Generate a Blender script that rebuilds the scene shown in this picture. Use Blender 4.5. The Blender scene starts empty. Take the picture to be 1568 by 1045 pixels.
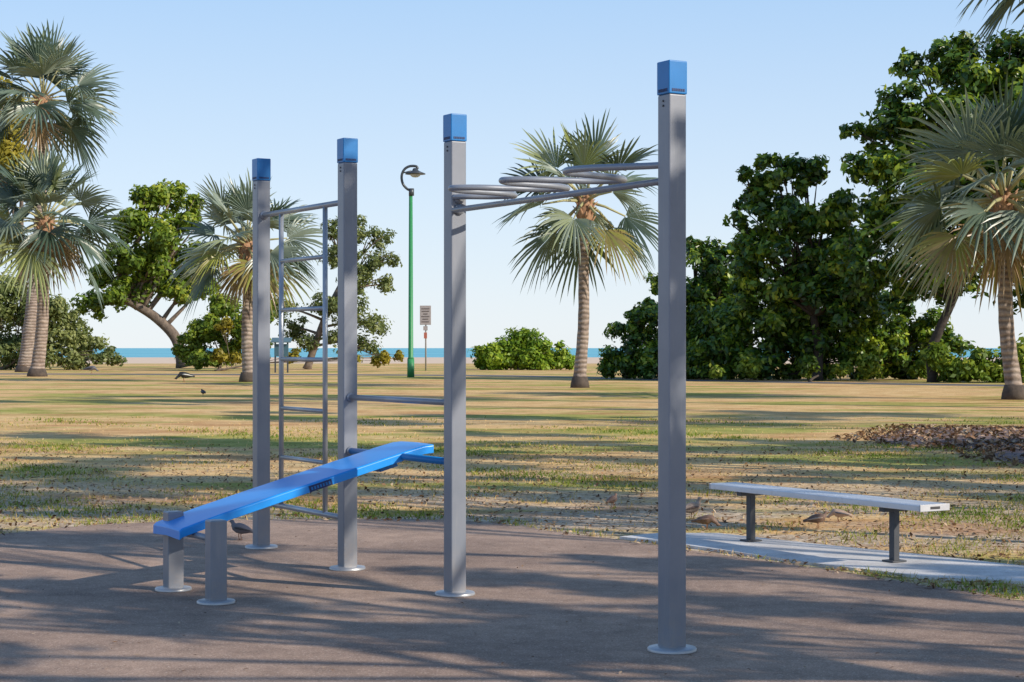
import bpy, math, random
import numpy as np
from mathutils import Vector, Matrix
random.seed(7); rng=np.random.default_rng(7)
D=bpy.data; scene=bpy.context.scene; COL=scene.collection
rad=math.radians
EYE=1.6; K=2800.0
def site(bx,by,d):
    """surveyed bearing/elevation at distance d (m) -> metric site position"""
    return Vector(((bx-784)/K*d, d, EYE+(533-by)/K*d))
# ---------------------------------------------------------------- materials
def newmat(name):
    m=D.materials.new(name); m.use_nodes=True
    nt=m.node_tree; b=nt.nodes['Principled BSDF']; return m,nt,b
def N(nt,t,**kw):
    n=nt.nodes.new(t)
    for k,v in kw.items():
        if hasattr(n,k): setattr(n,k,v)
    return n
def L(nt,a,b): nt.links.new(a,b)
def noise(nt,vec,scale,detail=4,rough=.55):
    n=N(nt,'ShaderNodeTexNoise'); n.inputs['Scale'].default_value=scale
    n.inputs['Detail'].default_value=detail; n.inputs['Roughness'].default_value=rough
    if vec: L(nt,vec,n.inputs['Vector'])
    return n.outputs['Fac']
def ramp(nt,fac,stops,interp='LINEAR'):
    r=N(nt,'ShaderNodeValToRGB'); r.color_ramp.interpolation=interp
    e=r.color_ramp.elements
    while len(e)<len(stops): e.new(.5)
    for i,(p,c) in enumerate(stops):
        e[i].position=p; e[i].color=(c[0],c[1],c[2],1) if not isinstance(c,(int,float)) else (c,c,c,1)
    L(nt,fac,r.inputs[0]); return r.outputs[0]
def mix(nt,fac,a,b,mode='MIX'):
    m=N(nt,'ShaderNodeMix'); m.data_type='RGBA'; m.blend_type=mode
    if isinstance(fac,(int,float)): m.inputs[0].default_value=fac
    else: L(nt,fac,m.inputs[0])
    for s,v in ((m.inputs[6],a),(m.inputs[7],b)):
        if isinstance(v,tuple): s.default_value=(v[0],v[1],v[2],1)
        else: L(nt,v,s)
    return m.outputs[2]
def bump(nt,b,h,strength,dist):
    n=N(nt,'ShaderNodeBump'); n.inputs['Strength'].default_value=strength; n.inputs['Distance'].default_value=dist
    L(nt,h,n.inputs['Height']); L(nt,n.outputs[0],b.inputs['Normal'])
def objco(nt): return N(nt,'ShaderNodeTexCoord').outputs['Object']
def simple(name,c,rough=.5,metal=0,var=.12,scale=8,bmp=0,dirt=None):
    m,nt,b=newmat(name); co=objco(nt)
    f=noise(nt,co,scale,5)
    col=ramp(nt,f,[(.3,tuple(x*(1-var) for x in c)),(.7,tuple(min(1,x*(1+var)) for x in c))])
    if dirt:
        f2=noise(nt,co,scale*4,6,.7); k=ramp(nt,f2,[(.56,0.),(.72,.5)])
        col=mix(nt,k,col,dirt)
    L(nt,col,b.inputs['Base Color']); b.inputs['Roughness'].default_value=rough; b.inputs['Metallic'].default_value=metal
    if bmp: bump(nt,b,noise(nt,co,scale*8,4),bmp,.01)
    return m
def leafmat(name,stops,trans=.3,rough=.45,spec=.35):
    m,nt,b=newmat(name); a=N(nt,'ShaderNodeAttribute'); a.attribute_name='tint'
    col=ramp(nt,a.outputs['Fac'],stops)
    L(nt,col,b.inputs['Base Color']); b.inputs['Roughness'].default_value=rough
    b.inputs['Specular IOR Level'].default_value=spec
    t=N(nt,'ShaderNodeBsdfTranslucent'); c2=mix(nt,.35,col,(.35,.42,.03)); L(nt,c2,t.inputs['Color'])
    ms=N(nt,'ShaderNodeMixShader'); ms.inputs[0].default_value=trans
    L(nt,b.outputs[0],ms.inputs[1]); L(nt,t.outputs[0],ms.inputs[2])
    L(nt,ms.outputs[0],nt.nodes['Material Output'].inputs[0]); return m
def postmat():
    m,nt,b=newmat('post_grey_paint'); co=objco(nt)
    col=ramp(nt,noise(nt,co,4,5),[(.3,(.20,.222,.268)),(.7,(.245,.265,.31))])
    mp=N(nt,'ShaderNodeMapping'); mp.inputs['Scale'].default_value=(30,30,1.5); L(nt,co,mp.inputs[0])
    st=ramp(nt,noise(nt,mp.outputs[0],1,6,.7),[(.55,0.),(.75,.4)]); col=mix(nt,st,col,(.34,.34,.34))
    sp=N(nt,'ShaderNodeSeparateXYZ'); L(nt,co,sp.inputs[0])
    mr=N(nt,'ShaderNodeMapRange'); mr.inputs[1].default_value=.35; mr.inputs[2].default_value=.0; mr.inputs[4].default_value=.5; L(nt,sp.outputs[2],mr.inputs[0])
    mm=N(nt,'ShaderNodeMath',operation='MULTIPLY'); L(nt,mr.outputs[0],mm.inputs[0]); L(nt,ramp(nt,noise(nt,co,14,6,.7),[(.35,0.),(.65,1.)]),mm.inputs[1])
    col=mix(nt,mm.outputs[0],col,(.36,.30,.25))
    L(nt,col,b.inputs['Base Color']); b.inputs['Roughness'].default_value=.38; b.inputs['Metallic'].default_value=.1; return m
M_post=postmat()
M_tube=simple('tube_grey_paint',(.28,.305,.35),.33,.3,.06,9)
M_rung=simple('rung_galvanised',(.38,.41,.45),.35,.45,.08,9)
M_cap=simple('cap_blue',(.004,.17,.48),.35,0,.08,6)
M_board=simple('board_blue',(.016,.29,.82),.3,0,.06,3,0,(.06,.34,.78))
M_dark=simple('label_dark_blue',(.01,.03,.12),.5)
M_plate=simple('flange_steel',(.42,.43,.45),.4,.5,.1,12,0,(.25,.2,.16))
M_bolt=simple('bolt_steel',(.1,.1,.11),.4,.7)
M_alu=simple('aluminium_seat',(.70,.72,.75),.42,.15,.05,5,0,(.52,.5,.47))
M_leg=simple('bench_leg_grey',(.06,.065,.075),.5,.2)
M_pole=simple('pole_green',(.04,.25,.09),.45)
M_lampd=simple('lamp_dark_metal',(.07,.08,.09),.4,.3)
M_glass=simple('lamp_lens',(.55,.58,.6),.2)
M_sign=simple('sign_panel',(.34,.31,.31),.6)
M_signp=simple('sign_pole_metal',(.35,.33,.32),.5,.3)
M_signtxt=simple('sign_print',(.12,.1,.1),.6)
M_red=simple('sign_red',(.4,.12,.08),.6)
M_board2=simple('info_board_teal',(.05,.12,.16),.6)
def barkmat(name,c1,c2,rings=False,sc=3):
    m,nt,b=newmat(name); co=objco(nt)
    f=noise(nt,co,sc,6,.65); col=ramp(nt,f,[(.3,c1),(.7,c2)])
    h=f
    if rings:
        w=N(nt,'ShaderNodeTexWave'); w.bands_direction='Z'; w.inputs['Scale'].default_value=1.6
        w.inputs['Distortion'].default_value=3.5; w.inputs['Detail'].default_value=4; L(nt,co,w.inputs['Vector'])
        k=ramp(nt,w.outputs['Fac'],[(.15,.6),(.5,1.)]); col=mix(nt,1.,col,k,'MULTIPLY'); h=w.outputs['Fac']
    L(nt,col,b.inputs['Base Color']); b.inputs['Roughness'].default_value=.9
    bump(nt,b,h,.6,.05); return m
M_palmbark=barkmat('palm_bark',(.18,.13,.11),(.46,.38,.32),True)
M_boots=barkmat('palm_leaf_bases',(.20,.10,.055),(.50,.30,.18))
M_palmfoot=barkmat('palm_trunk_foot',(.05,.04,.035),(.12,.09,.07))
M_bark=barkmat('tree_bark',(.08,.06,.05),(.24,.19,.15))
M_barkd=barkmat('tree_bark_dark',(.025,.02,.018),(.075,.06,.05))
M_palm=leafmat('palm_leaf',[(0,(.045,.08,.06)),(.35,(.12,.175,.135)),(.6,(.27,.325,.26)),(.78,(.30,.34,.07)),(.9,(.28,.19,.10)),(1,(.34,.25,.16))],.22,.34,.6)
M_lf_dark=leafmat('leaf_dark_green',[(0,(.014,.045,.010)),(.42,(.05,.13,.02)),(.7,(.17,.29,.025)),(1,(.44,.52,.05))],.3,.38,.5)
M_lf_mid=leafmat('leaf_mid_green',[(0,(.05,.10,.015)),(.5,(.16,.26,.03)),(.85,(.32,.40,.04)),(1,(.46,.48,.06))],.38)
M_lf_yel=leafmat('leaf_yellow_green',[(0,(.12,.10,.015)),(.5,(.34,.29,.03)),(1,(.54,.44,.07))],.38)
M_lf_grey=leafmat('leaf_grey_green',[(0,(.06,.09,.03)),(.5,(.18,.23,.08)),(1,(.38,.41,.16))],.38)
M_lf_bush=leafmat('leaf_bright_green',[(0,(.06,.13,.01)),(.5,(.20,.34,.025)),(1,(.40,.50,.05))],.38)
M_grass=leafmat('grass_blades',[(0,(.10,.19,.02)),(.4,(.27,.31,.05)),(.62,(.62,.43,.18)),(1,(.78,.58,.32))],.3,.7,.1)
M_litter=leafmat('dead_leaves',[(0,(.08,.04,.025)),(.5,(.26,.15,.085)),(1,(.56,.43,.30))],.05,.8,.1)
# ---------------------------------------------------------------- mesh helpers
def empty(name,loc=(0,0,0)):
    e=D.objects.new(name,None); e.location=loc; e.empty_display_size=.3; COL.objects.link(e); return e
def finish(name,verts,faces,mat,parent=None,smooth=False,bevel=0,tint=None):
    me=D.meshes.new(name); me.from_pydata([tuple(v) for v in verts],[],faces); me.materials.append(mat)
    if smooth: me.polygons.foreach_set('use_smooth',[True]*len(me.polygons))
    if tint is not None:
        a=me.attributes.new('tint','FLOAT','POINT'); a.data.foreach_set('value',np.asarray(tint,dtype=np.float32))
    me.update(); o=D.objects.new(name,me); COL.objects.link(o)
    if parent: o.parent=parent; o.matrix_parent_inverse=Matrix.Translation(-Vector(parent.location))
    if bevel:
        b=o.modifiers.new('bevel','BEVEL'); b.width=bevel; b.segments=3; b.limit_method='ANGLE'
        me.polygons.foreach_set('use_smooth',[True]*len(me.polygons))
        w=o.modifiers.new('wn','WEIGHTED_NORMAL'); w.keep_sharp=False
    return o
class MB:
    def __init__(s): s.v=[]; s.f=[]
    def tube(s,pts,r,seg=12,cap=True,flat=1.0):
        pts=[Vector(p) for p in pts]; n=len(pts)
        if isinstance(r,(int,float)): r=[r]*n
        t0=(pts[1]-pts[0]).normalized(); up=Vector((0,0,1)) if abs(t0.z)<.9 else Vector((1,0,0))
        a=t0.cross(up).normalized(); base=len(s.v)
        for i,p in enumerate(pts):
            t=(pts[min(i+1,n-1)]-pts[max(i-1,0)]).normalized()
            a=(a-t*a.dot(t)).normalized(); b=t.cross(a)
            for k in range(seg):
                q=2*math.pi*k/seg; s.v.append(p+a*math.cos(q)*r[i]+b*math.sin(q)*r[i]*flat)
        for i in range(n-1):
            for k in range(seg):
                k2=(k+1)%seg; s.f.append((base+i*seg+k,base+i*seg+k2,base+(i+1)*seg+k2,base+(i+1)*seg+k))
        if cap:
            s.f.append(tuple(base+k for k in reversed(range(seg)))); s.f.append(tuple(base+(n-1)*seg+k for k in range(seg)))
        return s
    def box(s,c,size,ang=0,tiltm=None):
        c=Vector(c); R=Matrix.Rotation(ang,3,'Z')
        if tiltm is not None: R=tiltm
        b=len(s.v)
        for z in (-.5,.5):
            for x,y in ((-.5,-.5),(.5,-.5),(.5,.5),(-.5,.5)):
                s.v.append(c+R@Vector((x*size[0],y*size[1],z*size[2])))
        for f in ((3,2,1,0),(4,5,6,7),(0,1,5,4),(1,2,6,5),(2,3,7,6),(3,0,4,7)): s.f.append(tuple(b+i for i in f))
        return s
    def lathe(s,c,prof,seg=28):
        c=Vector(c); b=len(s.v); n=len(prof)
        for r,z in prof:
            for k in range(seg):
                q=2*math.pi*k/seg; s.v.append(c+Vector((r*math.cos(q),r*math.sin(q),z)))
        for i in range(n-1):
            for k in range(seg):
                k2=(k+1)%seg; s.f.append((b+i*seg+k,b+i*seg+k2,b+(i+1)*seg+k2,b+(i+1)*seg+k))
        s.f.append(tuple(b+(n-1)*seg+k for k in range(seg))); return s
    def obj(s,name,mat,parent=None,smooth=False,bevel=0): return finish(name,s.v,s.f,mat,parent,smooth,bevel)
def smoothpath(pts,n=8):
    pts=[Vector(p) for p in pts]; out=[]
    P=[pts[0]*2-pts[1]]+pts+[pts[-1]*2-pts[-2]]
    for i in range(1,len(P)-2):
        p0,p1,p2,p3=P[i-1:i+3]
        for k in range(n):
            t=k/n; out.append(.5*((2*p1)+(p2-p0)*t+(2*p0-5*p1+4*p2-p3)*t*t+(3*p1-p0-3*p2+p3)*t**3))
    out.append(pts[-1]); return out
# ---------------------------------------------------------------- sun & sky
SD=Vector((.88,-.47,0)).normalized(); EL=rad(28)
S=Vector((SD.x*math.cos(EL),SD.y*math.cos(EL),math.sin(EL)))
w=D.worlds.new('World'); scene.world=w; w.use_nodes=True; nt=w.node_tree
sky=nt.nodes.new('ShaderNodeTexSky'); sky.sky_type='NISHITA'; sky.sun_disc=False
sky.sun_elevation=EL; sky.sun_rotation=math.atan2(SD.x,SD.y); sky.air_density=1.0; sky.dust_density=.3; sky.ozone_density=2.0
# humid tropical haze lifted over the clear-sky model
tc=nt.nodes.new('ShaderNodeTexCoord'); sx=nt.nodes.new('ShaderNodeSeparateXYZ'); L(nt,tc.outputs['Generated'],sx.inputs[0])
hz=ramp(nt,sx.outputs[2],[(0.,(.84,.91,.98)),(.08,(.69,.83,1.0)),(.19,(.46,.68,.98)),(.5,(.19,.35,.66)),(1.,(.10,.22,.46))])
sc=nt.nodes.new('ShaderNodeVectorMath'); sc.operation='SCALE'; sc.inputs['Scale'].default_value=1/.15; L(nt,hz,sc.inputs[0])
skc=mix(nt,.85,sky.outputs[0],sc.outputs[0])
bg=nt.nodes['Background']; L(nt,skc,bg.inputs[0]); bg.inputs[1].default_value=.15
sl=D.lights.new('sun','SUN'); sl.energy=5.0; sl.angle=rad(.5); sl.color=(1,.89,.74)
so=D.objects.new('sun',sl); so.rotation_euler=S.to_track_quat('Z','Y').to_euler(); so.location=(20,-10,20); COL.objects.link(so)
# ---------------------------------------------------------------- camera
cam=D.cameras.new('camera'); co=D.objects.new('camera',cam); COL.objects.link(co); scene.camera=co
co.location=(0,0,EYE); co.rotation_euler=(rad(90),0,0); cam.sensor_width=36; cam.lens=K/1568*36
cam.shift_y=10.5/1568; cam.clip_end=40000; cam.clip_start=.1
scene.view_settings.view_transform='Standard'; scene.view_settings.look='None'; scene.view_settings.exposure=0
# ---------------------------------------------------------------- ground
xs=[-15000,-1500,-300,-80,-40,-20,-10,0,10,20,40,80,300,1500,15000]
ys=[(-300,0),(-40,0),(-10,0),(0,0),(10,0),(20,0),(30,0),(45,0),(70,0),(100,0),(140,0),(188,0),(200,-.2),(260,-.35),(400,-.48),(430,-.7),(600,-3),(15000,-40)]
v=[(x,y,z) for y,z in ys for x in xs]; nx=len(xs)
f=[(j*nx+i,j*nx+i+1,(j+1)*nx+i+1,(j+1)*nx+i) for j in range(len(ys)-1) for i in range(nx-1)]
m,nt,b=newmat('dry_lawn_and_sand'); c=objco(nt); sp=N(nt,'ShaderNodeSeparateXYZ'); L(nt,c,sp.inputs[0])
mp=N(nt,'ShaderNodeMapping'); mp.inputs['Scale'].default_value=(.5,1.0,1); L(nt,c,mp.inputs[0]); cs=mp.outputs[0]
g1=noise(nt,cs,.22,5,.65); g2=noise(nt,c,1.1,5,.65); g3=noise(nt,c,9,5,.7); g4=noise(nt,c,45,3,.7)
tan=ramp(nt,g2,[(.3,(.68,.40,.16)),(.7,(.97,.69,.34))])
grn=ramp(nt,g2,[(.3,(.22,.27,.045)),(.7,(.54,.51,.13))])
col=mix(nt,ramp(nt,g1,[(.49,0.),(.57,.9)]),tan,grn)
brn=ramp(nt,g3,[(.35,(.36,.24,.15)),(.65,(.82,.67,.49))])
mr=N(nt,'ShaderNodeMapRange'); mr.inputs[1].default_value=25; mr.inputs[2].default_value=18; L(nt,sp.outputs[1],mr.inputs[0])
nm=ramp(nt,noise(nt,cs,.55,5,.65),[(.43,0.),(.52,1.)])
mm=N(nt,'ShaderNodeMath',operation='MULTIPLY'); L(nt,mr.outputs[0],mm.inputs[0]); L(nt,nm,mm.inputs[1])
col=mix(nt,mm.outputs[0],col,brn)
rb=ramp(nt,noise(nt,cs,.35,5,.7),[(.52,0.),(.64,.65)]); col=mix(nt,rb,col,(.52,.25,.11))
col=mix(nt,1.,col,ramp(nt,g3,[(.25,.62),(.55,1.)]),'MULTIPLY')
col=mix(nt,1.,col,ramp(nt,g4,[(.3,.6),(.55,1.)]),'MULTIPLY')
ms=N(nt,'ShaderNodeMapRange'); ms.inputs[1].default_value=184; ms.inputs[2].default_value=192; L(nt,sp.outputs[1],ms.inputs[0])
col=mix(nt,ms.outputs[0],col,(.72,.56,.42))
L(nt,col,b.inputs['Base Color']); b.inputs['Roughness'].default_value=1; b.inputs['Specular IOR Level'].default_value=.1
bump(nt,b,g3,.4,.04)
finish('ground_lawn',v,f,m)
m,nt,b=newmat('sea_water'); c=objco(nt)
L(nt,ramp(nt,noise(nt,c,.01,4),[(.3,(.14,.44,.54)),(.7,(.20,.54,.62))]),b.inputs['Base Color']); b.inputs['Roughness'].default_value=.55
b.inputs['Specular IOR Level'].default_value=.2
finish('sea',[(-15000,300,-.5),(15000,300,-.5),(15000,15000,-.5),(-15000,15000,-.5)],[(0,1,2,3)],m)
# exercise pad
edge=[(-30,2),(-14,7.5),(-9,11),(-6.5,13.6),(-5.2,14.8),(-4.37,15.7),(-3.85,16.4),(-3.1,16.85),(-2.3,17.0),(-.9,17.02),(-.2,16.7),(.37,15.9),(.9,15.2),(1.59,14.15),(2.16,13.35),(2.9,12.1),(3.6,10.9),(4.6,9.6),(7,6.5),(14,1)]
ep=[p for p in smoothpath([(x,y,0) for x,y in edge],6)]
pad=[(p.x+.02*math.sin(i*2.3),p.y+.03*math.sin(i*1.7),.004) for i,p in enumerate(ep)]+[(14,-20,.004),(-30,-20,.004)]
m,nt,b=newmat('pad_asphalt'); c=objco(nt)
a1=noise(nt,c,.6,6,.65); a2=noise(nt,c,130,3,.8); a3=noise(nt,c,4,7,.72)
vo=N(nt,'ShaderNodeTexVoronoi'); vo.inputs['Scale'].default_value=120; L(nt,c,vo.inputs['Vector'])
col=ramp(nt,a1,[(.35,(.33,.235,.185)),(.65,(.50,.355,.27))])
col=mix(nt,1.,col,ramp(nt,a2,[(.3,.5),(.7,1.3)]),'MULTIPLY'); col=mix(nt,1.,col,ramp(nt,a3,[(.32,.72),(.6,1.08)]),'MULTIPLY')
col=mix(nt,ramp(nt,vo.outputs['Color'],[(.78,0.),(.88,.6)]),col,(.62,.5,.41))
L(nt,col,b.inputs['Base Color']); b.inputs['Roughness'].default_value=.88; b.inputs['Specular IOR Level'].default_value=.2
bump(nt,b,a2,.7,.008)
finish('rubberised_pad',pad,[tuple(range(len(pad)))],m)
# concrete slab
slab=[(.90,15.3),(1.25,15.6),(1.76,15.6),(2.44,14.75),(3.16,13.95),(3.75,13.2),(4.6,12.2),(4.2,11.5),(3.49,12.35),(2.85,12.65),(2.3,13.3),(1.7,14.2),(1.15,15.0)]
m,nt,b=newmat('concrete'); c=objco(nt)
col=ramp(nt,noise(nt,c,2.5,6,.7),[(.3,(.5,.48,.47)),(.7,(.78,.77,.76))]); col=mix(nt,1.,col,ramp(nt,noise(nt,c,60,3,.7),[(.3,.75),(.6,1.)]),'MULTIPLY')
L(nt,col,b.inputs['Base Color']); b.inputs['Roughness'].default_value=.85
n=len(slab); vv=[(x,y,.0) for x,y in slab]+[(x,y,.022) for x,y in slab]
finish('concrete_slab',vv,[tuple(range(n,2*n))]+[(i,(i+1)%n,n+(i+1)%n,n+i) for i in range(n)],m)
# back path
pts=[(-60,118),(-30,112),(-2.6,106),(7,92),(14,84),(21.5,77),(34,66),(70,50)]
pp=smoothpath([(x,y,0) for x,y in pts],6); vv=[];ff=[]
for i,p in enumerate(pp):
    vv+=[(p.x,p.y-2.2,.004),(p.x,p.y+2.2,.004)]
    if i: ff.append((2*i-2,2*i,2*i+1,2*i-1))
finish('footpath',vv,ff,simple('path_bitumen',(.13,.125,.13),.9,0,.15,.5))
# ---------------------------------------------------------------- foliage
def leaf_mesh(name,C,Nn,size,tint,mat,parent=None,aspect=.5,fold=.15):
    n=len(C); R=rng.normal(size=(n,3)); t1=np.cross(Nn,R); t1/=np.linalg.norm(t1,axis=1)[:,None]+1e-9
    t2=np.cross(Nn,t1); t2/=np.linalg.norm(t2,axis=1)[:,None]+1e-9; s=size[:,None]
    V=np.empty((n,4,3)); V[:,0]=C+t1*s; V[:,1]=C+t2*s*aspect+Nn*s*fold; V[:,2]=C-t1*s; V[:,3]=C-t2*s*aspect+Nn*s*fold
    me=D.meshes.new(name); me.vertices.add(4*n); me.vertices.foreach_set('co',V.reshape(-1))
    me.loops.add(4*n); me.loops.foreach_set('vertex_index',np.arange(4*n,dtype=np.int32))
    me.polygons.add(n); me.polygons.foreach_set('loop_start',np.arange(0,4*n,4,dtype=np.int32))
    me.update(calc_edges=True)
    a=me.attributes.new('tint','FLOAT','POINT'); a.data.foreach_set('value',np.repeat(tint,4).astype(np.float32))
    me.materials.append(mat); o=D.objects.new(name,me); COL.objects.link(o)
    if parent: o.parent=parent; o.matrix_parent_inverse=Matrix.Translation(-Vector(parent.location))
    return o
def crown_points(clumps,total,sub=9,subr=.42,flat=.85):
    """clumps (x,y,z,r) -> leaf positions, normals, tint gathered in sub-clumps"""
    C=[];Nn=[];T=[]; W=np.array([c[3]**2 for c in clumps]); W=W/W.sum()
    for (x,y,z,r),wt in zip(clumps,W):
        k=max(12,int(total*wt)); cb=rng.uniform(-.15,.15)
        dirs=rng.normal(size=(sub,3)); dirs/=np.linalg.norm(dirs,axis=1)[:,None]
        sc=dirs*r*rng.uniform(.35,1.0,(sub,1)); sc[:,2]*=flat; sr=r*subr*rng.uniform(.5,1.35,sub); sb=rng.uniform(-.2,.2,sub)
        idx=rng.integers(0,sub,k); d=rng.normal(size=(k,3)); d/=np.linalg.norm(d,axis=1)[:,None]
        rr=rng.uniform(.1,1,k)**.5*rng.choice([1,1,1,1.35],k)
        p=sc[idx]+d*(sr[idx]*rr)[:,None]*np.array([1,1,.75]); n=d*.6+p/r*.3+rng.normal(size=(k,3))*.45+np.array([0,0,.35])
        n/=np.linalg.norm(n,axis=1)[:,None]
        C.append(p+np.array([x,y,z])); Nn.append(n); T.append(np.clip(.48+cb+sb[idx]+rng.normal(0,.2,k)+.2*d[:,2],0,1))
    return np.concatenate(C),np.concatenate(Nn),np.concatenate(T)
def tree(name,base,clumps,total,leafsize,mat,bark=None,trunk=None,trunk_r=.3,limbs=True,sub=13,subr=.5,aspect=.5):
    base=Vector(base); e=empty(name,base); bark=bark or M_bark
    mb=MB()
    if trunk is None:
        ctr=sum((Vector(c[:3]) for c in clumps),Vector())/len(clumps)
        fork=base.lerp(ctr,.45)+Vector((random.uniform(-.3,.3),0,0)); trunk=[base,base.lerp(fork,.5)+Vector((random.uniform(-.25,.25),0,0)),fork]
    tp=smoothpath(trunk,5); n=len(tp)
    mb.tube(tp,[trunk_r*(1.25 if i==0 else 1)*(1-.45*i/n) for i in range(n)],9)
    if limbs:
        for c in clumps:
            cv=Vector(c[:3]); st=min(tp[n//3:],key=lambda p:(p-cv).length+ (0 if p.z<cv.z else 3))
            md=st.lerp(cv,.5)+Vector((random.uniform(-.3,.3),random.uniform(-.3,.3),random.uniform(-.1,.5)))*c[3]*.4
            pp=smoothpath([st,md,cv],4); k=len(pp)
            mb.tube(pp,[trunk_r*.42*(1-.8*i/k) for i in range(k)],6)
            for _ in range(3):
                d=Vector((random.gauss(0,1),random.gauss(0,1),random.gauss(.3,.7))).normalized()*c[3]*.8
                mb.tube([md,md.lerp(cv+d,.6)+Vector((0,0,.1)),cv+d],[trunk_r*.2,trunk_r*.12,trunk_r*.04],5)
    mb.obj('trunk_and_limbs',bark,e,True)
    C,Nn,T=crown_points(clumps,total,sub,subr)
    C[:,2]=np.where(C[:,2]<.08,.08+rng.random(len(C))*.6,C[:,2])
    leaf_mesh('foliage',C,Nn,leafsize*rng.uniform(.6,1.25,len(C)),T,mat,e,aspect)
    return e
def cl(lst,d,dz=1.0):
    out=[]
    for bx,by,r in lst:
        R=r/K*d; dd=d+random.uniform(-1,1)*R*dz; p=site(bx,by,dd); out.append((p.x,p.y,max(p.z,R*.35),R))
    return out
# right-hand woodland
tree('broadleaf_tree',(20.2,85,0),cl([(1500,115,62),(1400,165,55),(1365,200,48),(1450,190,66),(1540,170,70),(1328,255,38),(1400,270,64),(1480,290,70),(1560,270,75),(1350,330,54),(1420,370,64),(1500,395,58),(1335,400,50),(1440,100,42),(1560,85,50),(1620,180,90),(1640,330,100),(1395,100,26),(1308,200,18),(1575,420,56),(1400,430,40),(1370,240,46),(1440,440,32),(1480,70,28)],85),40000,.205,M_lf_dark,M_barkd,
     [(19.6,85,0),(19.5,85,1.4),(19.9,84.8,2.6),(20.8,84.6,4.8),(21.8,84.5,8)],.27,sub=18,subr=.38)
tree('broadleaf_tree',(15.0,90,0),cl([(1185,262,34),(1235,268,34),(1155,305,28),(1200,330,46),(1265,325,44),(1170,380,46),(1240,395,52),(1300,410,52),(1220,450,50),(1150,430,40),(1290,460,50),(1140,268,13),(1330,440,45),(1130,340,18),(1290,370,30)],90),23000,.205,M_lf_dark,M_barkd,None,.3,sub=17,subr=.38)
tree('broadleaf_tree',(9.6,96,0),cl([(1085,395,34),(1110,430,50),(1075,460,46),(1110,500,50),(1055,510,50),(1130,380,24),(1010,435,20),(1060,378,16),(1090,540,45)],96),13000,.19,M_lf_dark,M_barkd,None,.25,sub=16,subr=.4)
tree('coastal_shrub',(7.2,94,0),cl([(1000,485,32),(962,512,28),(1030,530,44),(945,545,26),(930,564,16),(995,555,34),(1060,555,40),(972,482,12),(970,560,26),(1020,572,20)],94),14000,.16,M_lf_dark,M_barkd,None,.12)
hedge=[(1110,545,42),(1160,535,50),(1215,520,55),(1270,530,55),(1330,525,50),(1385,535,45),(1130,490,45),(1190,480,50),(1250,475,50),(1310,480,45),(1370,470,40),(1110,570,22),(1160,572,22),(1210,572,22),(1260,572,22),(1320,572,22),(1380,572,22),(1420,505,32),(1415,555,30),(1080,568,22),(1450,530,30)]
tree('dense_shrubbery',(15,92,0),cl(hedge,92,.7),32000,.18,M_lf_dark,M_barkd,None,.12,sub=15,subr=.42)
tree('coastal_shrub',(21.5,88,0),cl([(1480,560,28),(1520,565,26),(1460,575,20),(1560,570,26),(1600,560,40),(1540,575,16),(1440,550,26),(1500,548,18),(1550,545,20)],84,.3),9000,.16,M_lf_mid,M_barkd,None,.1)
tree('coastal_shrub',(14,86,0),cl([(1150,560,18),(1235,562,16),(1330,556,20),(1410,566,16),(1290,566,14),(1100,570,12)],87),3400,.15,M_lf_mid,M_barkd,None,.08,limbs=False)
# middle bush
tree('round_bush',(0.5,132,0),cl([(748,542,24),(785,530,25),(822,530,27),(855,545,22),(775,550,20),(738,556,15),(830,553,22),(868,556,14),(800,545,26),(805,560,18),(760,560,16),(800,525,22)],132,.6),18000,.17,M_lf_bush,M_bark,None,.12)
# left vegetation
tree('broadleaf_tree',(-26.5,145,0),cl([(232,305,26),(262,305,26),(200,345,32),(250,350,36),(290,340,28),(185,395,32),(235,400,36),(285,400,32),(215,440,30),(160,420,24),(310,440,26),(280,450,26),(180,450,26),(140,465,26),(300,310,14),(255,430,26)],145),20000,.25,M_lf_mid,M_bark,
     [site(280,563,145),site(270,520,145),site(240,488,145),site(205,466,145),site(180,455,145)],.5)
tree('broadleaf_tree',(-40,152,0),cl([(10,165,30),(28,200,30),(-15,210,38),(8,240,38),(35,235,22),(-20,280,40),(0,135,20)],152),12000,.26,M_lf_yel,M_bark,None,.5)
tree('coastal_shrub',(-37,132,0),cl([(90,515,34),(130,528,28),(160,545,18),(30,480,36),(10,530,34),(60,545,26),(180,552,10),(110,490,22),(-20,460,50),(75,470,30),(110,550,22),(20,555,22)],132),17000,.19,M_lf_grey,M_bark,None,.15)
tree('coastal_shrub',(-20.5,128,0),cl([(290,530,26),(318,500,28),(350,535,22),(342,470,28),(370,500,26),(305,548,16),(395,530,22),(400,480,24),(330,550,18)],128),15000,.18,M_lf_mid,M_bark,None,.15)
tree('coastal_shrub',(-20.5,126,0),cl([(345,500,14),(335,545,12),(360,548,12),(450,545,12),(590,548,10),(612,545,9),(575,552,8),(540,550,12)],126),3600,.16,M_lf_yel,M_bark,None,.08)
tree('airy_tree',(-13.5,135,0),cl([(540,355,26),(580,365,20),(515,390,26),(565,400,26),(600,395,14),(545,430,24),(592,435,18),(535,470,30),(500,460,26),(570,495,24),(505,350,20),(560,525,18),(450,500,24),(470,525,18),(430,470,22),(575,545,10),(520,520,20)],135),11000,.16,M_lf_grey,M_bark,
     [site(470,566,135),site(482,530,135),site(500,480,135),site(530,420,135)],.3,subr=.5)
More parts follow.
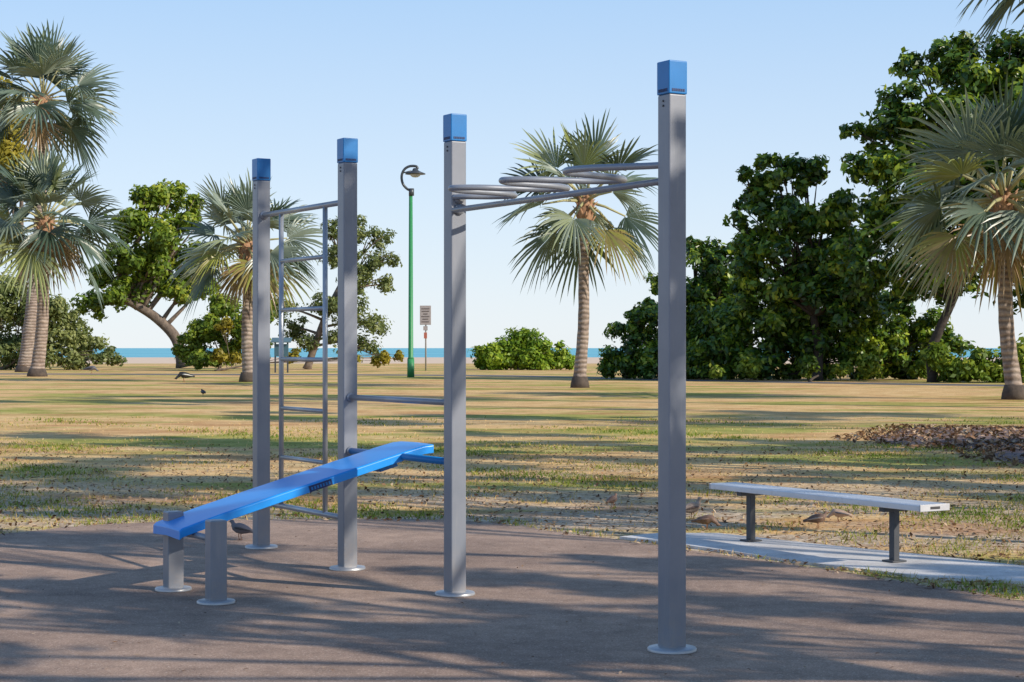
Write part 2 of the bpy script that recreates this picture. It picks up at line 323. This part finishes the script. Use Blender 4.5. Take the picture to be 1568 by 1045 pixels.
# ---------------------------------------------------------------- palms
def palm(name,bx,d,trunk_top_z,R,nleaf=30,lean=0,seed=1,tr=.27,yellow=0,dead=3,up=0.):
    r0=random.Random(seed); base=Vector(((bx-784)/K*d,d,0)); e=empty(name,base)
    top=base+Vector((lean,0,trunk_top_z)); mb=MB(); n=26; pts=[];rr=[]
    for i in range(n):
        t=i/(n-1); pts.append(base.lerp(top,t)+Vector((math.sin(t*3.1)*lean*.25+.03*math.sin(t*9+seed),0,0)))
        rr.append(tr*(1.0-.22*t+.35*math.exp(-t*18)+.03*math.sin(i*2.1)))
    mb.tube(pts,rr,14); mb.obj('trunk',M_palmbark,e,True)
    MB().tube([base+Vector((0,0,-.02)),base+Vector((0,0,.18)),base+Vector((0,0,.45))],[tr*1.6,tr*1.5,tr*1.2],14).obj('trunk_foot',M_palmfoot,e,True)
    mb=MB(); mb.tube([top-Vector((0,0,.9)),top-Vector((0,0,.45)),top+Vector((0,0,.2)),top+Vector((0,0,.5))],[tr*.85,tr*1.35,tr*1.25,tr*.4],12)
    for i in range(26):
        a=i*2.4; z=-.85+i*.04; o=Vector((math.cos(a),math.sin(a),0)); p=top+Vector((0,0,z))
        mb.tube([p+o*tr*.7,p+o*tr*1.25+Vector((0,0,.22)),p+o*tr*(1.6+r0.random()*.6)+Vector((0,0,.45))],[.10,.075,.03],5,flat=.5)
    mb.obj('leaf_bases',M_boots,e,True)
    V=[];F=[];T=[]; PV=MB()
    for i in range(nleaf+dead):
        isdead=i>=nleaf; u=(i+.5)/nleaf
        az=i*2.39996+r0.uniform(-.25,.25)
        el=rad(82)-u**.9*rad(118-up) if not isdead else rad(-62)
        el+=r0.uniform(-.15,.15)
        h=Vector((math.cos(az),math.sin(az),0)); d0=(h*math.cos(el)+Vector((0,0,math.sin(el)))).normalized()
        pl=R*r0.uniform(.40,.52)*(1 if not isdead else .6); droop=.06+.18*u
        p0=top+Vector((0,0,.15)); p1=p0+d0*pl*.5; p2=p0+d0*pl-Vector((0,0,droop*pl*.5))
        PV.tube([p0,p1,p2],[.075,.055,.035],6)
        a=((p2-p1).normalized()+Vector((0,0,-.05-.15*u))).normalized()
        s=a.cross(Vector((0,0,1)));
        if s.length<.15: s=Vector((-h.y,h.x,0))
        s.normalize(); tw=r0.uniform(-.9,.9); nn=s.cross(a).normalized()
        s,nn=(s*math.cos(tw)+nn*math.sin(tw)),(nn*math.cos(tw)-s*math.sin(tw))
        Rf=R*r0.uniform(.5,.62)*(1 if not isdead else .75); ns=26; span=rad(100)
        cup=r0.uniform(.2,.7) if not isdead else 1.2
        tint=min(.68,max(0,r0.gauss(.42,.18)))
        if r0.random()<yellow: tint=r0.uniform(.7,.82)
        if u>.85 and r0.random()<.25: tint=.84
        if isdead: tint=r0.uniform(.9,1)
        dph=2*span/ns
        for j in range(ns):
            ph=-span+(j+.5)*dph
            def pt(t,da,lift=0):
                q=ph+da; dr=a*math.cos(q)+s*math.sin(q)
                l=Rf*(.72+.28*math.cos(ph))*t*jl
                g=(.03+.2*u+.09*jd)*(t**3)*Rf
                return p2+dr*l+nn*(cup*abs(math.sin(q))*l*.5+lift)-Vector((0,0,g*(1+.5*jd)))
            jl=r0.uniform(.86,1.08); jd=r0.uniform(-.3,1) ; b=len(V); hw=dph*.5; tj=tint+r0.uniform(-.05,.05)
            pleat=Rf*.035; sk=r0.uniform(-.03,.03)
            for t,wf in ((.04,1),(.38,1.0),(.62,.62),(.84,.28)):
                V.append(pt(t,-hw*wf+sk*t)); V.append(pt(t,sk*t,pleat*wf*min(1,t*2))); V.append(pt(t,hw*wf+sk*t)); T+= [tj]*3
            V.append(pt(1,sk*1.3)); T.append(min(1,tj+.05))
            for q in range(3):
                o=b+q*3; F.append((o,o+1,o+4,o+3)); F.append((o+1,o+2,o+5,o+4))
            o=b+9; F.append((o,o+1,b+12)); F.append((o+1,o+2,b+12))
    PV.obj('petioles',M_petiole,e,True)
    finish('fronds',V,F,M_palm,e,tint=T)
    return e
M_petiole=simple('palm_petiole',(.36,.35,.18),.5)
palm('fan_palm_tree',38,121,17.9,5.4,28,lean=1.2,seed=3,tr=.42,dead=1)
palm('fan_palm_tree',57,102,8.5,4.7,30,lean=.45,seed=5,tr=.36,dead=6)
palm('fan_palm_tree',380,86,6.3,3.9,26,lean=-.05,seed=8,tr=.28,dead=4,yellow=.12)
palm('fan_palm_tree',888,73.4,7.35,3.85,20,lean=.2,seed=11,tr=.25,yellow=.2,dead=0,up=-12)
palm('fan_palm_tree',1553,56.7,6.1,4.0,28,lean=-.35,seed=14,tr=.25,dead=5,yellow=.08)
palm('fan_palm_tree',1670,48,12.0,3.5,24,lean=-.2,seed=17,tr=.27,dead=1)
# ---------------------------------------------------------------- shade trees beside / behind the viewpoint
def shade(tx,ty,hc,r,leaves,seed,ls=.14,nc=8,cr=(.12,.21)):
    off=SD*(hc/math.tan(EL)); x=tx+off.x; y=ty+off.y
    cs=[]; rr=random.Random(seed)
    for i in range(nc):
        a=rr.uniform(0,6.28); q=r*math.sqrt(rr.random())
        cs.append((x+math.cos(a)*q,y+math.sin(a)*q,hc+rr.uniform(-.18,.18)*r,r*rr.uniform(*cr)))
    tree('shade_tree',(x,y,0),cs,leaves,ls,M_lf_mid,M_bark,None,.13,sub=6,subr=.5)
shade(-2.8,8.4,6.5,3.6,1900,21,nc=9)
shade(2.6,7.6,7,3.6,1900,22,nc=9)
shade(-.2,12.0,6.5,3.2,1500,23,nc=8)
shade(-5.0,12.5,8,3.8,2000,24,nc=10)
shade(3.4,11.3,6.0,2.6,900,25,nc=7)
shade(-1.5,15.5,7.5,2.6,900,36,nc=7)
shade(-6,20.5,9.5,3.8,3800,26,.16,11,(.16,.27))
shade(0,21.5,8.5,3.6,3800,34,.16,11,(.16,.27))
shade(5,22.5,8.0,3.4,3600,27,.16,11,(.16,.27))
shade(-7,29,13,4.6,5000,28,.17,12,(.16,.28))
shade(8,29,8.5,4.2,4600,29,.17,11,(.16,.28))
shade(1,30,10,4.0,4600,35,.17,11,(.16,.28))
shade(6,43,12,5.2,5000,30,.18,10,(.16,.28))
shade(-4,42,14,4.6,4500,37,.18,9,(.16,.28))
shade(-12,55,17,5.4,5000,32,.18,9,(.16,.28))
# ---------------------------------------------------------------- fitness station
P4=Vector((.843,9.634,0)); P3=Vector((-.369,11.82,0)); P2=Vector((-1.186,13.18,0)); P1=Vector((-2.0,14.59,0))
U=(P1-P4).normalized(); Vp=Vector((U.y,-U.x,0)); ANG=math.atan2(Vp.y,Vp.x); H=3.107; PW=.11
st=empty('outdoor_fitness_frame',(-.6,12.2,0))
def flange(mb,c,r=.13): mb.lathe((c.x,c.y,.006),[(r,0),(r,.012),(r*.96,.018),(r*.6,.024),(.02,.026)],36)
fl=MB()
for i,P in enumerate((P1,P2,P3,P4)):
    MB().box(P+Vector((0,0,(H-.175)/2+.005)),(PW,PW,H-.175-.01),ANG).obj('post_%d'%(i+1),M_post,st,bevel=.009)
    MB().box(P+Vector((0,0,H-.0875)),(PW+.006,PW+.006,.175),ANG).obj('post_cap_%d'%(i+1),M_cap,st,bevel=.006)
    flange(fl,P)
    mk=MB()
    for q in range(7):
        c=P-Vp*(PW/2+.004)+U*((q-3)*-.012)+Vector((0,0,H-.155)); mk.box(c,(.003,.008,.016),ANG)
    for q in range(7):
        c=P-U*(PW/2+.004)+Vp*((q-3)*.012)+Vector((0,0,H-.155)); mk.box(c,(.008,.003,.014),ANG)
    mk.obj('cap_lettering_%d'%(i+1),M_dark,st)
    bo=MB()
    for zz in (H-.21,H-.235):
        c=P-Vp*(PW/2)+Vector((0,0,zz)); bo.tube([c,c-Vp*.006],.006,8)
    bo.obj('cap_screws_%d'%(i+1),M_bolt,st)
fl.obj('base_plates',M_plate,st,True)
def lerp(a,b,t): return a.lerp(b,t)
Z=lambda p,z: Vector((p.x,p.y,z))
lad=MB(); lad.tube([Z(P1,2.655)-U*.05,Z(P2,2.655)+U*.05],.021,14)
lad.tube([Z(P1,.37)-U*.05,Z(P2,.37)+U*.05],.021,14)
La=lerp(P1,P2,.25); Lb=lerp(P1,P2,.76)
lad.tube([Z(La,.36),Z(La,2.66)],.019,14); lad.tube([Z(Lb,.36),Z(Lb,2.66)],.019,14); lad.obj('climbing_ladder_rails',M_rung,st,True)
lr=MB()
for k in range(1,6): lr.tube([Z(La,.37+.381*k),Z(Lb,.37+.381*k)],.016,12)
lr.obj('climbing_ladder_rungs',M_rung,st,True)
MB().tube([Z(P2,1.245)-U*.05,Z(P3,1.245)+U*.05],.021,14).obj('push_up_bar',M_tube,st,True)
cm=MB(); LL=(P3-P4).length
for P,sg,z in ((P1,-1,2.655),(P2,1,2.655),(P1,-1,.37),(P2,1,.37),(P2,-1,1.245),(P3,1,1.245),(P2,-1,.86),(P3,1,.86),(P4,1,2.49),(P3,-1,2.49),(P4,1,2.56),(P3,-1,2.56)):
    a=Z(P,z)+U*sg*PW/2; cm.tube([a,a+U*sg*.014],.034,16)
cm.obj('bar_collars',M_tube,st,True)
def sp_(s,p,z=2.57): return Vector((P4.x,P4.y,z))+U*s+Vp*p
ctrl=[(.05,0),(.14,-.03),(.28,-.14),(.42,-.25),(.58,-.29),(.70,-.2),(.76,0),(.82,.2),(.93,.30),(1.05,.2),(1.10,0),(1.15,-.2),(1.26,-.31),(1.38,-.2),(1.42,0),(1.46,.2),(1.57,.31),(1.68,.2),(1.72,0),(1.76,-.2),(1.87,-.32),(1.99,-.2),(2.03,0),(2.07,.2),(2.18,.29),(2.30,.2),(2.37,.06),(LL-.05,0)]
MB().tube(smoothpath([sp_(s,p) for s,p in ctrl],8),.0185,14).obj('serpentine_monkey_bar',M_tube,st,True)
MB().tube([sp_(.05,0,2.485),sp_(LL-.05,0,2.485)],.0185,14).obj('monkey_bar_spine',M_tube,st,True)
# ---------------------------------------------------------------- sit-up bench
sb=empty('sit_up_bench',(-1.5,12.2,0))
lo=Vector((-2.24,11.84,0)); dirb=Vector((.862,.507,0)).normalized(); wd=Vector((dirb.y,-dirb.x,0)); Wb=.5
prof=[(0,.435),(.02,.452),(.3,.537),(.7,.648),(1.1,.757),(1.45,.852),(1.62,.898),(1.76,.932),(1.83,.938)]
V=[];F=[];th=.06
for s,z in prof:
    c=lo+dirb*s; wv=Wb
    for k,(a,dz) in enumerate(((-.5,-th),(-.5,-.01),(-.485,0),(0,.004),(.485,0),(.5,-.01),(.5,-th),(0,-th+.01))):
        V.append(c+wd*a*wv+Vector((0,0,z+dz)))
m_=8
for i in range(len(prof)-1):
    for k in range(m_): k2=(k+1)%m_; F.append((i*m_+k,(i+1)*m_+k,(i+1)*m_+k2,i*m_+k2))
F.append(tuple(range(m_))); F.append(tuple((len(prof)-1)*m_+k for k in reversed(range(m_))))
finish('padded_board',V,F,M_board,sb,bevel=.004)
mk=MB(); angb=math.atan2(dirb.y,dirb.x)
Rt=Matrix.Rotation(angb,3,'Z')@Matrix.Rotation(-math.atan(.275),3,'Y')
c0=lo+dirb*.98+wd*(Wb/2+.002)
mk.box(Z(c0,.7245-.037),(.17,.003,.042),0,Rt); mk.obj('edge_label',M_dark,sb)
mk=MB()
for q in range(7):
    c=c0+dirb*((q-3)*.021)+wd*.003; mk.box(Z(c,.6875+(q-3)*.0058),(.012,.002,.02),0,Rt)
mk.obj('edge_lettering',M_cap,sb)
La1=Vector((-2.23,12.04,0)); La2=Vector((-1.85,11.43,0)); fl=MB()
for i,P in enumerate((La1,La2)):
    MB().box(P+Vector((0,0,.265)),(.109,.109,.52),ANG).obj('short_post_%d'%(i+1),M_post,sb,bevel=.01); flange(fl,P,.12)
fl.obj('base_plates',M_plate,sb,True)
MB().tube([Z(La1,.40),Z(La2,.40)],.022,12).obj('lower_cross_bar',M_tube,sb,True)
MB().tube([Z(P2,.86)-U*.05,Z(P3,.86)+U*.05],.024,14).obj('upper_cross_bar',M_cap,sb,True)
MB().box(lo+dirb*1.53+Vector((0,0,.80)),(.14,.30,.06),0,Rt).obj('board_bracket',M_cap,sb,bevel=.005)
# ---------------------------------------------------------------- park bench
pb=empty('park_bench',(2.4,14.2,0)); l1=Vector((1.95,14.93,0)); l2=Vector((2.82,13.49,0)); dl=(l2-l1).normalized(); pl=Vector((-dl.y,dl.x,0)); ab=math.atan2(dl.y,dl.x)
A=l1-dl*.36; B=l2+dl*.41; mid=(A+B)/2; ln=(B-A).length
for i,o in enumerate((-.073,.073)):
    sm=MB()
    sm.box(Z(mid+pl*o,.452),(ln,.139,.045),ab); sm.obj('seat_plank_%d'%(i+1),M_alu,pb,bevel=.008)
    g=MB()
    for q in range(5): g.box(Z(mid+pl*(o+(q-2)*.024),.4755),(ln-.01,.012,.003),ab)
    g.obj('seat_ribs_%d'%(i+1),M_alu,pb)
ec=MB(); ec.box(Z(A-dl*.006,.452),(.012,.288,.05),ab); ec.box(Z(B+dl*.006,.452),(.012,.288,.05),ab); ec.obj('end_caps',simple('end_cap_grey',(.5,.5,.52),.5),pb,bevel=.004)
MB().box(Z(B+dl*.014,.452),(.003,.09,.018),ab).obj('maker_plate',M_bolt,pb)
lg=MB(); 
for P in (l1,l2):
    lg.box(Z(P,.225),(.055,.055,.4),ab); lg.box(Z(P,.412),(.06,.25,.032),ab); lg.box(Z(P,.03),(.12,.14,.012),ab)
lg.obj('legs',M_leg,pb,bevel=.004)
# ---------------------------------------------------------------- street lamp
d=99.6; b0=Vector(((629-784)/K*d,d,0)); sl_=empty('street_lamp',b0)
mb=MB(); mb.tube([b0,b0+Vector((0,0,1.0))],[.2,.19],14); mb.tube([b0+Vector((0,0,1.0)),b0+Vector((0,0,1.1)),b0+Vector((0,0,10.0))],[.19,.14,.1],14); mb.obj('pole',M_pole,sl_,True)
q=lambda x,y: site(x,y,d)
mb=MB(); mb.tube(smoothpath([q(630,297),q(630,292),q(624,290),q(617,282),q(615,270),q(619,260),q(627,255),q(637,255),q(640,259)],5),.07,8)
mb.tube([q(630,300),q(630,289)],[.15,.15],10); mb.tube([q(617,265),q(622,264),q(630,262)],.04,6); mb.obj('swan_neck_bracket',M_lampd,sl_,True)
h=q(636,266); mb=MB(); mb.lathe(h,[(.02,.30),(.12,.28),(.18,.16),(.30,.10),(.55,.0),(.56,-.04),(.3,-.05)],20)
mb.f=[tuple(reversed(x)) for x in mb.f]; mb.obj('lamp_shade',M_lampd,sl_,True)
mb=MB(); mb.lathe(h,[(.28,-.05),(.26,-.13),(.15,-.2),(.02,-.22)],16); mb.obj('lens',M_glass,sl_,True)
# sign
d=128; b0=Vector(((652-784)/K*d,d,0)); sg=empty('notice_sign',b0)
MB().tube([b0,Z(b0,4.5)],.055,8).obj('pole',M_signp,sg,True)
MB().box(site(651.5,483,d-.1),(.78,.05,1.35)).obj('panel',M_sign,sg,bevel=.02)
mb=MB()
for i,wd_ in enumerate((.55,.5,.3,.55,.4,.5)): mb.box(site(651.5,473+i*4,d-.14),(wd_,.01,.06))
mb.obj('printed_lines',M_signtxt,sg); MB().box(site(651.5,503,d-.1),(.3,.05,.3)).obj('small_plate',M_sign,sg); MB().box(site(651.5,514,d-.1),(.22,.05,.42)).obj('red_plate',M_red,sg)
# information board
d=118; b0=Vector(((431-784)/K*d,d,0)); ib=empty('information_board',b0); mb=MB()
for s in (-.4,.4): mb.box(b0+Vector((s,0,1.0)),(.1,.1,2.0))
mb.obj('posts',M_leg,ib); MB().box(b0+Vector((0,-.1,1.45)),(.9,.06,.8)).obj('panel',M_board2,ib)
MB().box(b0+Vector((0,0,2.1)),(1.3,.8,.06),0,Matrix.Rotation(.35,3,'X')).obj('roof',simple('board_roof',(.10,.17,.2),.6),ib)
# ---------------------------------------------------------------- mulch bed
c0=Vector((10.7,29.8,0)); V=[];F=[]; nr,na=10,40; RX,RY=4.5,6.8
def mo(a,t): w_=1+.12*math.sin(a*3+1)+.07*math.sin(a*7); return math.cos(a)*RX*t*w_, math.sin(a)*RY*t*w_
for i in range(nr+1):
    t=i/nr
    for k in range(na):
        a=2*math.pi*k/na; dx,dy=mo(a,t)
        V.append((c0.x+dx,c0.y+dy,.005+.12*(1-t*t)+.02*random.random()*(1-t)))
for i in range(nr):
    for k in range(na): k2=(k+1)%na; F.append((i*na+k,(i+1)*na+k,(i+1)*na+k2,i*na+k2))
mu=empty('mulch_bed',c0); finish('mound',V,F,simple('mulch',(.2,.135,.12),.95,0,.45,3,.8),mu,True)
n=8000; a=rng.uniform(0,6.283,n); t=np.sqrt(rng.random(n))*1.12
w_=1+.12*np.sin(a*3+1)+.07*np.sin(a*7)
C=np.stack([c0.x+np.cos(a)*RX*t*w_,c0.y+np.sin(a)*RY*t*w_,.02+.13*np.maximum(0,1-t*t)],1); Nn=rng.normal(size=(n,3))*.6+np.array([0,0,1]); Nn/=np.linalg.norm(Nn,axis=1)[:,None]
leaf_mesh('bark_chips',C,Nn,rng.uniform(.03,.09,n),rng.random(n)**1.3,M_litter,mu,.35)
# ---------------------------------------------------------------- grass blades & litter
ex=np.array([p.x for p in ep]); ey=np.array([p.y for p in ep]); o_=np.argsort(ex); ex=ex[o_]; ey=ey[o_]
def in_poly(x,y,poly):
    ins=np.zeros(len(x),bool); j=len(poly)-1
    for i in range(len(poly)):
        xi,yi=poly[i]; xj,yj=poly[j]; c=((yi>y)!=(yj>y))&(x<(xj-xi)*(y-yi)/(yj-yi+1e-12)+xi); ins^=c; j=i
    return ins
def lawn_pts(n,y0,y1,marg=.0):
    y=y0+(y1-y0)*rng.random(n)**1.5; x=rng.uniform(-1,1,n)*(.30*y+.6)
    k=(y>np.interp(x,ex,ey)-marg)&~in_poly(x,y,slab); return x[k],y[k]
x,y=lawn_pts(200000,10.5,42,.03)
patch=np.sin(x*.9+1.3*np.sin(y*.35))*np.sin(y*.55+1.7)+.5*np.sin(x*2.3+y*1.7)+.35*np.sin(x*5.1-y*3.3)
patch+=1.7*np.exp(-((x+5)**2/4+(y-16.8)**2/7))+1.1*np.exp(-((x-3.5)**2/5+(y-16.5)**2/5))-.12
keep=rng.random(len(x))<np.clip(.14+.55*patch,.04,1)*np.clip((46-y)/16,0,1); x=x[keep];y=y[keep];patch=patch[keep]; n=len(x)
hgt=rng.uniform(.015,.05,n)*(1+.3*np.clip(patch,-.5,1)); an=rng.uniform(0,6.283,n); wd_=rng.uniform(.003,.007,n)*(y/15)
V=np.empty((n,3,3)); V[:,0]=np.stack([x-np.cos(an)*wd_,y-np.sin(an)*wd_,np.zeros(n)],1); V[:,1]=np.stack([x+np.cos(an)*wd_,y+np.sin(an)*wd_,np.zeros(n)],1)
V[:,2]=np.stack([x+rng.normal(0,.5,n)*hgt,y+rng.normal(0,.5,n)*hgt,hgt],1)
me=D.meshes.new('grass'); me.vertices.add(3*n); me.vertices.foreach_set('co',V.reshape(-1)); me.loops.add(3*n); me.loops.foreach_set('vertex_index',np.arange(3*n,dtype=np.int32))
me.polygons.add(n); me.polygons.foreach_set('loop_start',np.arange(0,3*n,3,dtype=np.int32)); me.update(calc_edges=True)
a_=me.attributes.new('tint','FLOAT','POINT'); a_.data.foreach_set('value',np.repeat(np.clip(.68-.36*patch+rng.normal(0,.15,n),0,1),3).astype(np.float32))
me.materials.append(M_grass); g=D.objects.new('grass',me); COL.objects.link(g)
x,y=lawn_pts(20000,10.8,30,.25); n=len(x); C=np.stack([x,y,np.full(n,.018)],1); Nn=rng.normal(size=(n,3))*.35+np.array([0,0,1]); Nn/=np.linalg.norm(Nn,axis=1)[:,None]
leaf_mesh('fallen_leaves',C,Nn,rng.uniform(.01,.035,n),rng.random(n),M_litter,None,.5)
n=700; y=rng.uniform(7,17,n); x=rng.uniform(-1,1,n)*(.3*y); C=np.stack([x,y,np.full(n,.012)],1); Nn=rng.normal(size=(n,3))*.15+np.array([0,0,1]); Nn/=np.linalg.norm(Nn,axis=1)[:,None]
leaf_mesh('leaf_litter_on_pad',C,Nn,rng.uniform(.005,.018,n),rng.random(n),M_litter,None,.45)
# ---------------------------------------------------------------- birds
def bird(name,loc,head,sc,cb,cw,cbk,neck=1.0,headdown=False):
    e=empty(name,loc); R=Matrix.Rotation(head,3,'Z'); o=Vector(loc)
    T=lambda x,y,z: o+R@Vector((x,y,z))*sc
    mbk=MB(); hz=.62*neck if not headdown else .2; hx=.36 if not headdown else .46
    path=[T(-.62,0,.30),T(-.45,0,.33),T(-.3,0,.36),T(-.1,0,.38),T(.1,0,.41),T(.22,0,.44),T(.30,0,.44+(hz-.44)*.4),T(hx-.04,0,hz-.06 if not headdown else hz+.06),T(hx,0,hz),T(hx+.06,0,hz),T(hx+.10,0,hz-.01)]
    rr=[.05,.07,.13,.18,.185,.145,.09,.065,.07,.05,.018]
    mbk.tube(path,[r*sc for r in rr],14); mbk.obj('body',cb,e,True)
    wg=MB()
    for s in (-1,1): wg.tube([T(.16,.12*s,.44),T(.05,.165*s,.43),T(-.15,.155*s,.41),T(-.38,.08*s,.36),T(-.56,.03*s,.33)],[.03*sc,.085*sc,.09*sc,.05*sc,.012*sc],10,flat=.45)
    wg.obj('wings',cw,e,True)
    lg=MB()
    for s in (-1,1):
        lg.tube([T(.0,.06*s,.28),T(.03,.06*s,.15),T(.0,.06*s,.015)],[.028*sc,.014*sc,.012*sc],6)
        for a in (-.5,0,.5,math.pi): lg.tube([T(0,.06*s,.012),T(.08*math.cos(a),.06*s+.08*math.sin(a),.008)],[.011*sc,.006*sc],5)
    lg.tube([T(hx+.09,0,hz-.01),T(hx+.17,0,hz-.03)],[.02*sc,.004*sc],6)
    lg.obj('legs_and_beak',cbk,e,True)
Bd=simple('feather_black',(.02,.02,.022),.6); Bw=simple('feather_white',(.6,.6,.58),.7); Bb=simple('feather_brown',(.16,.10,.075),.7,0,.3,30); Bt=simple('feather_tan',(.40,.29,.22),.7,0,.3,30); Bg=simple('feather_grey',(.1,.1,.12),.6); Bo=simple('bird_leg',(.35,.16,.08),.6)
def gp(px,py): d=EYE*K/(py-533); return Vector(((px-784)/K*d,d,.006))
bird('magpie_goose',gp(282,585),rad(200),.8,Bd,Bw,Bo,1,True)
bird('magpie_goose',gp(140,572),rad(10),.8,Bg,Bd,Bo,1,True)
bird('magpie_goose',gp(311,607),rad(120),.35,Bd,Bg,Bo)
bird('pigeon',gp(368,828),rad(150),.24,Bg,Bd,Bo)
bird('dove',gp(1060,796),rad(40),.27,Bt,Bb,Bo,1.1)
bird('dove',gp(1082,812),rad(-20),.22,Bb,Bb,Bo,1,True)
bird('dove',gp(1252,810),rad(15),.22,Bb,Bt,Bo)
bird('dove',gp(1284,800),rad(160),.2,Bt,Bg,Bo,1,True)
bird('dove',gp(938,778),rad(60),.2,Bb,Bb,Bo)
